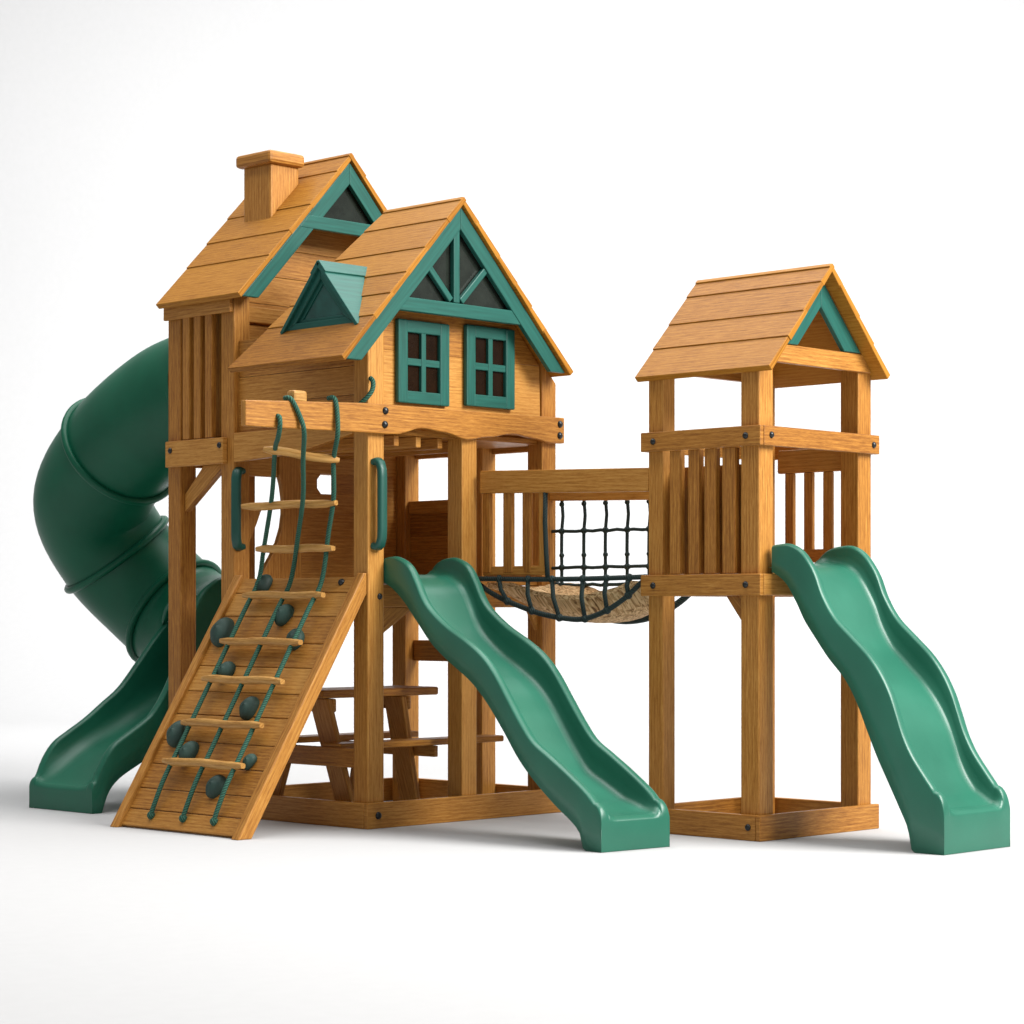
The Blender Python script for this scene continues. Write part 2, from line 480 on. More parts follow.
# siding: horizontal boards clipped to the gable outline
def gable_clip(z, E, Rg, o):
    ex, ez = E; rx, rz = Rg
    t = Vector((rx - ex, rz - ez)).normalized(); n = Vector((t.y, -t.x))
    p = Vector((ex, ez)) + n * o
    return p.x + (z - p.y) * t.x / t.y
m = MB()
zs = [2.100, 2.495, 2.790, 3.10]
for a, b in zip(zs, zs[1:]):
    b -= .0005
    xa = max(.116, gable_clip(a, E1L, R1, .05)); xb = max(.116, gable_clip(b, E1L, R1, .05))
    ra = min(1.310, 1.125 - gable_clip(a, E1L, R1, .05)); rb = min(1.310, 1.125 - gable_clip(b, E1L, R1, .05))
    m.prism([(xa, a), (ra, a), (rb, b), (xb, b)], (0, .036, 0), *XZ, .026, 0.0, .0025)
m.build('front_wall', WOOD, fort)
m = MB()
for a, b in ((2.112, 2.262), (2.264, 2.414), (2.416, 2.620)): m.box(.034, .058, .116, 1.093, a, b, 1, .003)
m.build('side_wall', WOOD, fort)
m = MB()
for a, b in ((2.102, 2.252), (2.254, 2.404), (2.406, 2.600)): m.box(1.372, 1.396, .116, 1.113, a, b, 1, .003)
m.build('side_wall', WOOD, fort)
# front roof
m = MB()
roof_courses(m, E1L, R1, -.150, .760, 6, [1.35, .75, .72, .85, 1.0, .8], .46)
roof_courses(m, E1R, R1, -.150, .760, 6, [1.35, .75, .72, .85, 1.0, .8], .46)
m.build('roof', ROOFW, fort)
m = MB()
barge(m, E1L, R1, -.128, .030, .038, .122, 2.408)
barge(m, E1R, R1, -.128, .030, .038, .122, 2.452)
m.build('gable_trim', GREEN, fort)
# gable window: crossbar, king post, two struts, glass
m = MB()
m.prism([(.05, 2.690), (1.03, 2.690), (.965, 2.762), (.12, 2.762)], (0, -.088, 0), *XZ, .036, 0.0)
m.box(.505, .549, -.121, -.090, 2.764, 3.20, 2)
m.board((.490, -.105, 2.775), (.300, -.105, 2.965), .028, .036, (1, 0, 1))
m.board((.564, -.105, 2.775), (.754, -.105, 2.965), .028, .036, (-1, 0, 1))
gw = m.build('gable_window', GREEN, fort)
m = MB(); m.prism([(.12, 2.755), (.97, 2.755), (.545, 3.215)], (0, -.080, 0), *XZ, .008, 0, 0)
m.build('pane', GLASS, gw)
# shutter windows
def shutter(x0, x1, z0, z1):
    fr = MB(); y0, y1 = -.024, .007
    sw, rw = .070, .066
    fr.box(x0, x0 + sw, y0, y1, z0, z1, 2, .008); fr.box(x1 - sw, x1, y0, y1, z0, z1, 2, .008)
    fr.box(x0 + sw - .004, x1 - sw + .004, y0 + .002, y1, z1 - rw, z1 - .001, 0, .005)
    fr.box(x0 + sw - .004, x1 - sw + .004, y0 + .002, y1, z0 + .001, z0 + rw, 0, .005)
    xm, zm = (x0 + x1) / 2, (z0 + z1) / 2
    fr.box(xm - .017, xm + .017, y0 + .005, y1, z0 + rw - .004, z1 - rw + .004, 2, .004)
    fr.box(x0 + sw - .004, x1 - sw + .004, y0 + .008, y1 - .001, zm - .019, zm + .019, 0, .004)
    o = fr.build('window', GREEN, fort)
    g = MB(); g.box(x0 + .03, x1 - .03, .000, .005, z0 + .03, z1 - .03, 0, 0); g.build('pane', PANE, o)  # dark sheet painting the shade seen through the openings
shutter(.195, .570, 2.222, 2.662)
shutter(.698, 1.072, 2.236, 2.676)

# --- dormer on the left slope of the front roof
th1 = math.atan2(R1[1] - E1L[1], R1[0] - E1L[0])
def slope_z(x): return E1L[1] + (x - E1L[0]) * math.tan(th1)
dx, ya, yb, zb = -.118, -.078, .535, 2.602
ym, za = (ya + yb) / 2, 2.952
dorm = MB()
def dormer_slab(y_e, s):
    # one slope of the little roof: from the ridge line down to the eave line, running back into the big roof
    xr = (za - E1L[1]) / math.tan(th1) + E1L[0] + .02
    xe = (zb - E1L[1]) / math.tan(th1) + E1L[0] + .02
    f = -.028
    A, B = Vector((dx + f, ym, za)), Vector((xr, ym, za))
    C, D = Vector((max(xe, dx + .02), y_e, zb)), Vector((dx + f, y_e, zb))
    t = .022
    nn = (B - A).cross(D - A).normalized()
    if nn.z < 0: nn = -nn
    dn = -nn * t
    bm = bmesh.new()
    v0 = [bm.verts.new(p) for p in (A, B, C, D)]; v1 = [bm.verts.new(p + dn) for p in (A, B, C, D)]
    bm.faces.new(v0); bm.faces.new(list(reversed(v1)))
    for k in range(4): bm.faces.new([v0[k], v1[k], v1[(k + 1) % 4], v0[(k + 1) % 4]])
    bmesh.ops.recalc_face_normals(bm, faces=bm.faces)
    bmesh.ops.bevel(bm, geom=list(bm.edges), offset=.004, segments=2, profile=.5, affect='EDGES')
    dorm.add_bm(bm, Matrix.Identity(4))
    # cap strip along the ridge
    e = (D - A).normalized()
    w = .085
    q = [A + nn * .008, B + nn * .008, B + e * w * .95 + nn * .008, A + e * w + nn * .008]
    bm = bmesh.new()
    v0 = [bm.verts.new(p) for p in q]; v1 = [bm.verts.new(p - nn * .012) for p in q]
    bm.faces.new(v0); bm.faces.new(list(reversed(v1)))
    for k in range(4): bm.faces.new([v0[k], v1[k], v1[(k + 1) % 4], v0[(k + 1) % 4]])
    bmesh.ops.recalc_face_normals(bm, faces=bm.faces)
    bmesh.ops.bevel(bm, geom=list(bm.edges), offset=.003, segments=2, profile=.5, affect='EDGES')
    dorm.add_bm(bm, Matrix.Identity(4))
dormer_slab(ya, -1); dormer_slab(yb, 1)
# frame of the triangular face (three mitred pieces) set just inside the roof edge
def tri_frame(mb, T, inset, O, U, V, th):
    c = [sum(p[0] for p in T) / 3, sum(p[1] for p in T) / 3]
    def off(T, d):
        L = []
        for i in range(3):
            a, b = Vector(T[i]), Vector(T[(i + 1) % 3]); e = (b - a).normalized(); n = Vector((-e.y, e.x))
            if n.dot(Vector(c) - a) < 0: n = -n
            L.append((a + n * d, e))
        out = []
        for i in range(3):
            (p, e), (q, g) = L[i - 1], L[i]
            det = e.x * -g.y + g.x * e.y
            r = q - p; k = (r.x * -g.y + g.x * r.y) / det
            out.append(tuple(p + e * k))
        return out
    I = off(T, inset)
    for i in range(3):
        j = (i + 1) % 3
        a, b = Vector(T[i]), Vector(T[j])
        mb.prism([T[i], T[j], I[j], I[i]], O, U, V, th, math.atan2(b.y - a.y, b.x - a.x), .004)
    return I
T0 = [(ya + .02, zb + .002), (yb - .02, zb + .002), (ym, za - .03)]
I0 = tri_frame(dorm, T0, .040, (dx - .010, 0, 0), *YZ, .03)
I1 = tri_frame(dorm, I0, .018, (dx + .006, 0, 0), *YZ, .02)
dormer = dorm.build('dormer', GREEN, fort)
m = MB(); m.prism(I1, (dx + .014, 0, 0), *YZ, .006, 0, 0); m.build('pane', TINT, dormer)

# --- rear house with higher roof and chimney
E2L, R2, E2R = (-.085, 2.862), (.745, 3.742), (1.575, 2.862)
m = MB()
roof_courses(m, E2L, R2, .955, 1.690, 5, [1.35, .90, .95, 1.25, .70])
roof_courses(m, E2R, R2, .955, 1.690, 5, [1.35, .90, .95, 1.25, .70])
m.build('roof', ROOFW, fort)
m = MB()
barge(m, E2L, R2, .972, .030, .040, .124, 2.850)
barge(m, E2R, R2, .972, .030, .040, .124, 2.850)
m.build('gable_trim', GREEN, fort)
m = MB()
m.prism([(.37, 3.275), (1.12, 3.275), (1.05, 3.350), (.44, 3.350)], (0, 1.006, 0), *XZ, .036, 0.0)
gw2 = m.build('gable_window', GREEN, fort)
m = MB(); m.prism([(.42, 3.34), (1.07, 3.34), (.745, 3.66)], (0, 1.020, 0), *XZ, .008, 0, 0); m.build('pane', GLASS, gw2)
m = MB()
zs = [2.10, 2.26, 2.42, 2.58, 2.74, 2.86, 3.02, 3.18, 3.34, 3.50]
for a, b in zip(zs, zs[1:]):
    b -= .002
    xa = max(.116, gable_clip(a, E2L, R2, .05)); xb = max(.116, gable_clip(b, E2L, R2, .05))
    ra = min(1.309, 1.49 - gable_clip(a, E2L, R2, .05)); rb = min(1.309, 1.49 - gable_clip(b, E2L, R2, .05))
    for yy in (1.240, 1.680): m.prism([(xa, a), (ra, a), (rb, b), (xb, b)], (0, yy, 0), *XZ, .024, 0.0, .0025)
m.build('gable_wall', WOOD, fort)
m = MB(); m.box(.116, .60, 1.190, 1.213, 2.745, 2.835, 0); m.build('trim_board', WOOD, fort)
m = MB()
for a, b in ((2.102, 2.26), (2.262, 2.42), (2.422, 2.58), (2.582, 2.80)): m.box(1.372, 1.396, 1.231, 1.655, a, b, 1, .003)
m.build('side_wall', WOOD, fort)
# slat wall on the left
m = MB()
for y0, y1 in ((1.462, 1.522), (1.362, 1.422), (1.262, 1.322)): m.box(-.024, .014, y0, y1, 2.092, 2.778, 2, .004)
m.box(.052, .070, 1.211, 1.569, 2.102, 2.850, 2, .003)
m.build('slat_wall', WOOD, fort)
m = MB(); m.box(-.030, -.006, 1.095, 1.690, 2.775, 2.870, 1); m.build('fascia', WOOD, fort)
# chimney
m = MB(); m.box(.390, .600, 1.245, 1.490, 3.20, 3.672, 2, .012)
ch = m.build('chimney', WOOD, fort)
m = MB(); m.box(.355, .618, 1.210, 1.525, 3.668, 3.742, 0, .020); m.build('chimney_cap', WOOD, ch)

# --- grab handles
def handle(O, out, z0, z1, side):
    O = Vector(O); out = Vector(out); side = Vector(side)
    prof = [(0.0, z1 - .005), (.022, z1), (.040, z1 - .012), (.052, z1 - .045), (.054, z1 - .09), (.054, (z0 + z1) / 2),
            (.054, z0 + .09), (.052, z0 + .045), (.040, z0 + .012), (.022, z0), (0.0, z0 + .005)]
    mm = MB(); rows = []
    for i, (d, z) in enumerate(prof):
        a = prof[max(0, i - 1)]; b = prof[min(len(prof) - 1, i + 1)]
        t = Vector((b[0] - a[0], b[1] - a[1])).normalized(); nn = Vector((-t.y, t.x))
        hw = .034 if i in (0, 10) else (.031 if i in (1, 9) else .027); ht = .019
        row = []
        for k in range(14):
            an = 2 * PI * k / 14
            ca, sa = math.cos(an), math.sin(an)
            ca = math.copysign(abs(ca) ** .7, ca); sa = math.copysign(abs(sa) ** .7, sa)
            row.append(O + out * (d + nn.x * ht * sa) + Vector((0, 0, z + nn.y * ht * sa)) + side * (hw * ca))
        rows.append(row)
    mm.grid(rows, True, close=True); mm.face(list(reversed(rows[0]))); mm.face(rows[-1])
    return mm.build('grab_handle', HANDLE, fort)
handle((.050, 0, 0), (0, -1, 0), 1.462, 1.908, (1, 0, 0))
handle((.045, 1.095, 0), (-.9, -.436, 0), 1.480, 1.905, (.436, -.9, 0))

# ================================================================== SECOND TOWER
look = thing('lookout_tower', 'smaller wooden tower with open sides, plank roof and small green gable triangle', 'play tower', (1.37, -1.5, 0))
q1 = roof_post(look, .900, -1.855, 2.325, 2.448); q2 = roof_post(look, 1.724, -1.855, 2.468, 2.350)
q3 = roof_post(look, .900, -1.236, 2.325, 2.428, .097); q4 = roof_post(look, 1.690, -1.255, 2.500, 2.385)
x0, x1, y0, y1 = .870, 1.868, -1.885, -1.111
m = MB()
m.box(x0, x1, y0, y0 + .029, 0, .128); m.box(x0 + .001, x0 + .029, y0 + .031, y1, 0, .127)
m.box(x1 - .034, x1 - .004, y0 + .031, y1, 0, .127); m.box(x0, x1, y1 + .002, y1 + .031, 0, .128)
b2 = m.build('base_frame', WOOD, look)
bolts(b2, [((x0, y0 + .075, .066), (-1, 0, 0))])
# beams of both levels
def ring(z0, z1, right_front):
    m = MB(); m.box(x0, x0 + .029, y0 - .001, y1, z0, z1); a = m.build('beam', WOOD, look)
    m = MB(); m.box(x0 + .031, right_front, y0 - .002, y0 + .028, z0, z1); b = m.build('beam', WOOD, look)
    m = MB(); m.box(x0 + .031, x1 - .03, y1 - .029, y1, z0, z1); m.build('beam', WOOD, look)
    m = MB(); m.box(1.839, 1.866, y0 + .030, y1, z0, z1); m.build('beam', WOOD, look)
    bolts(a, [((x0, y1 - .085, (z0 + z1) / 2), (-1, 0, 0)), ((x0, y0 + .090, (z0 + z1) / 2), (-1, 0, 0))])
    return b
fbm = ring(1.942, 2.040, 1.868)
bolts(fbm, [((.958, y0 - .002, 1.995), (0, -1, 0)), ((1.815, y0 - .002, 1.988), (0, -1, 0))])
ring(1.205, 1.312, 1.868)
m = MB()
for i in range(6):
    y = y0 + .034 + i * .118
    m.box(x0 + .145, 1.722, y, y + .113, 1.270, 1.298, 0, .003)
m.build('deck', WOOD, look)
m = MB()
for a, b in ((-1.362, -1.292), (-1.486, -1.414), (-1.592, -1.520), (-1.714, -1.634)): m.box(.886, .926, a, b, 1.314, 1.940, 2, .004)
m.box(.972, .988, -1.740, -1.240, 1.314, 1.860, 2, .003)
m.build('slat_panel', WOOD, look)
m = MB()
for a, b in ((-1.395, -1.340), (-1.520, -1.465), (-1.645, -1.590)): m.box(1.776, 1.802, a, b, 1.440, 1.860, 2, .004)
m.box(1.772, 1.806, -1.741, -1.290, 1.860, 1.985, 1, .018)
m.box(1.774, 1.804, -1.741, -1.290, 1.385, 1.455, 1)
m.build('guard_rail', WOOD, look)
gusset(look, [(-1.743, 1.203), (-1.743, 1.045), (-1.62, 1.203)], (.935, 0, 0), *YZ, .03, 0.8)
E3L, R3, E3R = (.862, 2.325), (1.372, 2.880), (1.876, 2.350)
m = MB()
roof_courses(m, E3L, R3, -1.950, -1.075, 4, [1.15, 1.0, 1.15, .75])
roof_courses(m, E3R, R3, -1.950, -1.075, 4, [1.15, 1.0, 1.15, .75])
m.build('roof', ROOFW, look)
for yy in (-1.872, -1.120):
    m = MB(); m.prism([(.945, 2.360), (1.815, 2.360), (1.740, 2.452), (1.025, 2.452)], (0, yy + .03, 0), *XZ, .030, 0.0); m.build('gable_beam', WOOD, look)
m = MB(); m.prism([(.985, 2.44), (1.76, 2.44), (1.372, 2.835)], (0, -1.125, 0), *XZ, .02, 0, .002); m.build('gable_panel', WOOD, look)  # panel added to close the rear gable and darken the roof space
m = MB()
barge(m, E3L, R3, -1.880, .028, .046, .148, 2.455); barge(m, E3R, R3, -1.880, .028, .046, .148, 2.455)
m.build('gable_trim', GREEN, look)

# ================================================================== NET BRIDGE
br = thing('rope_bridge', 'sagging rope net bridge with wooden rails and coir floor hung between the two towers', 'bridge', (1.1, -.55, 1.1))
m = MB(); m.board((.795, -.040, 1.826), (.918, -1.138, 1.802), .038, .122); m.build('rail', WOOD, br)
m = MB(); m.board((1.385, -.002, 1.806), (1.430, -1.109, 1.780), .038, .120); m.build('rail', WOOD, br)
def rail_x(y): return .795 + (-.04 - y) / 1.098 * .123
def slats(ys, xoff, zt, zb, name='slat'):
    for a, b in ys:
        mm = MB(); xx = rail_x((a + b) / 2) + xoff
        mm.box(xx, xx + .026, b, a, zb, zt, 2, .004); mm.build(name, WOOD, br)
slats([(-.045, -.100), (-.185, -.250), (-.315, -.372), (-.425, -.470)], -.005, 1.764, 1.335)
m = MB(); m.board((.815, -.040, 1.345), (.852, -.480, 1.345), .030, .05); m.build('rail', WOOD, br)
def sag(y, ends, low):
    t = (-y - .02) / 1.10
    return ends - (ends - low) * (1 - (2 * t - 1) ** 2) ** .85 if 0 <= t <= 1 else ends
# coir floor: a trough between two arcs
m = MB(); rows = []; rows2 = []
NY, NX = 40, 18
for i in range(NY + 1):
    y = -.01 - 1.105 * i / NY
    r1, r2 = [], []
    for j in range(NX + 1):
        t = j / NX
        x = rail_x(y) + .075 + t * (.535 - .32 * max(0, (i / NY - .55) / .45) ** 1.3)
        rim = 1.285; low = sag(y, 1.262, 1.094)
        c = abs(2 * t - 1) ** 2.6
        z = low + (min(rim, low + .12) - low) * c + random.uniform(-.003, .003)
        r1.append((x, y, z)); r2.append((x, y, z - .028))
    rows.append(r1); rows2.append(r2)
m.grid(rows, True, flip=True); m.grid(rows2, True)
for a, b in ((0, 0), (NX, NX)):
    m.grid([[r[a] for r in rows], [r[a] for r in rows2]], True, flip=(a != 0))
m.grid([rows[0], rows2[0]], False); m.grid([rows[-1], rows2[-1]], False, flip=True)
m.build('floor_mat', COIR, br)
def knot(mb, p, r): 
    c = Vector(p); n = 6
    rws = []
    for i in range(n + 1):
        t = PI * i / n
        rws.append([c + Vector((math.sin(t) * math.cos(2 * PI * k / 8), math.sin(t) * math.sin(2 * PI * k / 8), math.cos(t))) * (r * max(.02, 1)) for k in range(8)])
    mb.grid(rws, True, close=True, flip=True)
def near_net():
    m = MB(); xs = lambda y: rail_x(y) - .010
    hz = lambda y: 1.305 - .008 * math.sin(PI * max(0, min(1, -y / 1.15)))
    m.tube([(xs(-.01 - i * .0556), -.01 - i * .0556, hz(-.01 - i * .0556)) for i in range(21)], .0135, 8)
    arcp = sorted([(.0, 1.300), (-.041, 1.262), (-.16, 1.202), (-.312, 1.150), (-.45, 1.112), (-.60, 1.090), (-.719, 1.088), (-.861, 1.131), (-.985, 1.2), (-1.08, 1.275), (-1.12, 1.300)])
    arcs = spline(arcp, 6)
    arc = lambda y: interp(arcs, y)
    m.tube([(xs(y) + .01, y, arc(y)) for y in [-.02 - 1.1 * i / 40 for i in range(41)]], .0145, 8)
    for y, yo in ((-.167, -.215), (-.361, -.378), (-.520, -.560), (-.719, -.725), (-.870, -.866), (-1.015, -1.00)):
        m.tube([(xs(y), y, hz(y) + .004), (xs(y) - .012, (y + yo) / 2, (hz(y) + arc(yo)) / 2 + .004), (xs(yo) + .01, yo, arc(yo))], .012, 8)
        knot(m, (xs(y), y, hz(y)), .021); knot(m, (xs(yo) + .01, yo, arc(yo)), .022)
    # rope up to the rail and a diagonal at the start
    m.tube([(rail_x(-.475) - .006, -.474, 1.765), (rail_x(-.475) - .010, -.474, 1.60), (rail_x(-.48) - .010, -.482, 1.44), (xs(-.49), -.492, 1.30)], .013, 8)
    m.build('side_net', NET, br)
def far_net():
    m = MB(); xs = lambda y: rail_x(y) + .60
    ys = [-.069, -.221, -.367, -.512, -.656, -.80, -.93]
    for z in (1.575, 1.372, 1.275):
        m.tube([(xs(y) + random.uniform(-.004, .004), y, z + random.uniform(-.004, .004)) for y in [-.004 - 1.10 * i / 20 for i in range(21)]], .0095, 8)
    arc = lambda y: sag(y * 1.15, 1.29, 1.075)
    for y in ys:
        m.tube([(xs(y), y, 1.756), (xs(y) + .006, y - .004, 1.66), (xs(y), y, 1.575), (xs(y) + .004, y + .005, 1.47), (xs(y), y, 1.372), (xs(y), y, 1.275), (xs(y), y, arc(y))], .0095, 8)
        for z in (1.725, 1.575, 1.44, 1.372, 1.275): knot(m, (xs(y), y, z), .015 if z in (1.44, 1.725) else .019)
    m.tube([(xs(y) + .01, y, arc(y)) for y in [-.02 - .955 * i / 40 for i in range(41)]], .019, 8)
    m.build('side_net', NET, br)
near_net(); far_net()

# ================================================================== WAVE SLIDES
def wave_slide(name, label, group, origin, rot, width, rim, bot, wall, L, back=(0, .11)):
    """local frame: x across (0..width), -y forward. rim/bot: traced (t, z) curves of the side wall"""
    root = thing(name, label, 'slide', origin, group)
    rs = spline(rim, 8); bs = spline(bot, 8)
    NO = .060
    st = []; bk = max(back)
    ts = [-bk + i * bk / 8 for i in range(8)] + [i * (L - NO) / 70 for i in range(71)]
    for t in ts:
        zr = interp(rs, t); zb = interp(bs, t); w = interp(wall, t)
        if t < 0: zr -= w * .92 * (-t / bk) ** 2.2
        st.append((t, zr, max(interp(rs, max(t, 0)) - w, .1), max(zb, 0.0)))
    zl = st[-1][1]
    bl = st[-1][2]
    for k in range(1, 9):                                # rounded nose of the run-out
        a = k / 8 * PI / 2
        t = L - NO + NO * math.sin(a)
        st.append((t, bl * .55 + (zl - bl * .55) * math.cos(a) if zl > bl else zl, 0, 0.0))
        zr = st[-1][1]
        bed = bl - (1 - math.cos(a)) * .028
        st[-1] = (t, max(bed + (zl - bl) * math.cos(a), bed), bed, 0.0)
    st.append((L, .06, .06, 0.0)); st.append((L - .002, .002, .002, 0.0))
    M = Matrix.Translation(Vector(origin)) @ Matrix.Rotation(rot, 4, 'Z')
    RW = .050; FL = .045
    def wall_sec(t, zr, zbed, zb, s):
        h = max(zr - zbed, 0.0); r = min(.018, h * .5 + .002)
        pts = [(.020, min(zb, zbed - .001)), (.0, min(zb, zbed - .001))]
        zm = (zb + zr) / 2
        pts += [(0, zb * .6 + zr * .4), (0, zr - r)]
        for k in range(1, 8):
            a = PI - k / 8 * PI
            pts.append((RW * .5 + math.cos(a) * RW * .5, zr - r + math.sin(a) * r))
        pts.append((RW, zr - r))
        f = min(FL, h)
        pts += [(RW + .004, zbed + max(h * .5, 0.0)), (RW + .010, zbed + f * .55), (RW + .020, zbed + f * .22), (RW + .034, zbed + f * .06), (RW + .05, zbed)]
        if s: pts = [(width - x, z) for x, z in pts]
        tt = [t] * len(pts)
        if t > L - NO - .001:
            for q in (0,): tt[q] = L - NO - .004
        return [M @ Vector((x, -q, z)) for (x, z), q in zip(pts, tt)]
    for s in (0, 1):
        mb = MB(); rows = [wall_sec(*q, s) for q in st if q[0] >= -back[s] - 1e-6]
        mb.grid(rows, True, flip=not s)
        mb.face(rows[0] if s else list(reversed(rows[0])))
        o = mb.build('side_wall', SLIDE, root)
    mb = MB()
    xs = [RW + .05 + (width - 2 * RW - .10) * k / 14 for k in range(15)]
    rows = []; rows2 = []
    for t, zr, zbed, zb in st:
        crown = 0.010 * (1 if zbed > .1 else 0)
        r = []
        for k, x in enumerate(xs):
            u = k / 14
            r.append(M @ Vector((x, -t, zbed)))
        rows.append(r); rows2.append([M @ Vector((x, -min(t, L - NO), max(zbed - .024, 0.004) if t < L - NO else 0.004)) for x in [.012] + xs[1:-1] + [width - .012]])
    mb.grid(rows, True, flip=True); mb.grid(rows2, True)
    mb.grid([rows[0], rows2[0]], False)
    mb.build('slide_bed', SLIDE, root)
    return root

rim1 = [(-.03, 1.402), (.04, 1.412), (.106, 1.410), (.202, 1.370), (.27, 1.287), (.323, 1.204), (.39, 1.138), (.522, 1.056), (.677, .985), (.804, .914), (.904, .828),
        (1.002, .712), (1.099, .597), (1.196, .500), (1.314, .435), (1.453, .358), (1.59, .274), (1.658, .211), (1.70, .150)]
bot1 = [(-.12, 1.302), (-.03, 1.300), (.0, 1.280), (.079, 1.247), (.175, 1.18), (.283, 1.08), (.417, .958), (.574, .862), (.728, .777), (.854, .676), (.978, .546), (1.099, .409), (1.219, .307),
        (1.361, .207), (1.499, .124), (1.556, .068), (1.585, .0), (1.75, .0)]
wall1 = [(-.03, .085), (.15, .115), (.30, .14), (.7, .16), (1.2, .165), (1.45, .145), (1.60, .095), (1.66, .05), (1.70, .02)]
wave_slide('wave_slide', 'green wavy slide running down from the large playhouse tower doorway', 'green wavy slides', (.118, .012, 0), -.104, .440, rim1, bot1, wall1, 1.700, (.0, .12))
rim2 = [(-.03, 1.448), (.02, 1.456), (.10, 1.458), (.17, 1.426), (.225, 1.365), (.265, 1.300), (.305, 1.205), (.375, 1.100), (.472, 1.012), (.567, .928), (.640, .840), (.695, .745), (.733, .650), (.772, .545),
        (.822, .452), (.89, .362), (.942, .296), (.978, .229), (1.003, .150)]
bot2 = [(-.12, 1.330), (-.03, 1.325), (.02, 1.312), (.09, 1.262), (.155, 1.165), (.20, 1.085), (.265, 1.0), (.344, .903), (.442, .801), (.51, .692), (.567, .568), (.625, .444), (.691, .322), (.757, .200), (.803, .110), (.84, .0), (1.05, .0)]
wall2 = [(-.03, .085), (.12, .115), (.25, .15), (.5, .165), (.75, .17), (.86, .145), (.94, .095), (.98, .045), (1.0, .02)]
wave_slide('wave_slide', 'steep green wavy slide at far right leaning against the small lookout tower', 'green wavy slides', (.958, -1.888, 0), 0.0, .560, rim2, bot2, wall2, 1.003, (0, .12))

# ================================================================== TUBE SLIDE
ts = thing('tube_slide', 'dark green enclosed spiral tube slide behind the left side of the large tower', 'slide', (.3, 2.3, 0))
ctrl = [(.375, 1.712, 2.425), (.372, 1.80, 2.415), (.352, 2.131, 2.337), (.355, 2.616, 2.107), (.415, 2.985, 1.812), (.605, 3.03, 1.513), (.790, 2.87, 1.250), (.868, 2.600, 1.05), (.830, 2.30, .965)]
path = spline(ctrl, 10)
TR = .362
cuts = [(0, 30, 'tube_section'), (30, 51, 'tube_section'), (51, 66, 'tube_section'), (66, 78, 'tube_section')]
for a, b, nm in cuts:
    m = MB(); seg = path[a:b + 1]
    m.tube(seg, TR, 56, caps=False); m.tube(list(reversed(seg)), TR - .02, 56, caps=False)
    m.build(nm, TUBE, ts)
def flange(i, r=.030, R=None):
    p = Vector(path[i]); T = (Vector(path[min(i + 1, len(path) - 1)]) - Vector(path[i - 1])).normalized()
    A = T.orthogonal().normalized(); B = T.cross(A); m = MB(); R = R or TR + .010
    m.tube([p + (A * math.cos(2 * PI * k / 56) + B * math.sin(2 * PI * k / 56)) * R for k in range(56)], r, 10, closed=True)
    m.build('flange', TUBE, ts)
for i in (30, 51, 66): flange(i, .024)
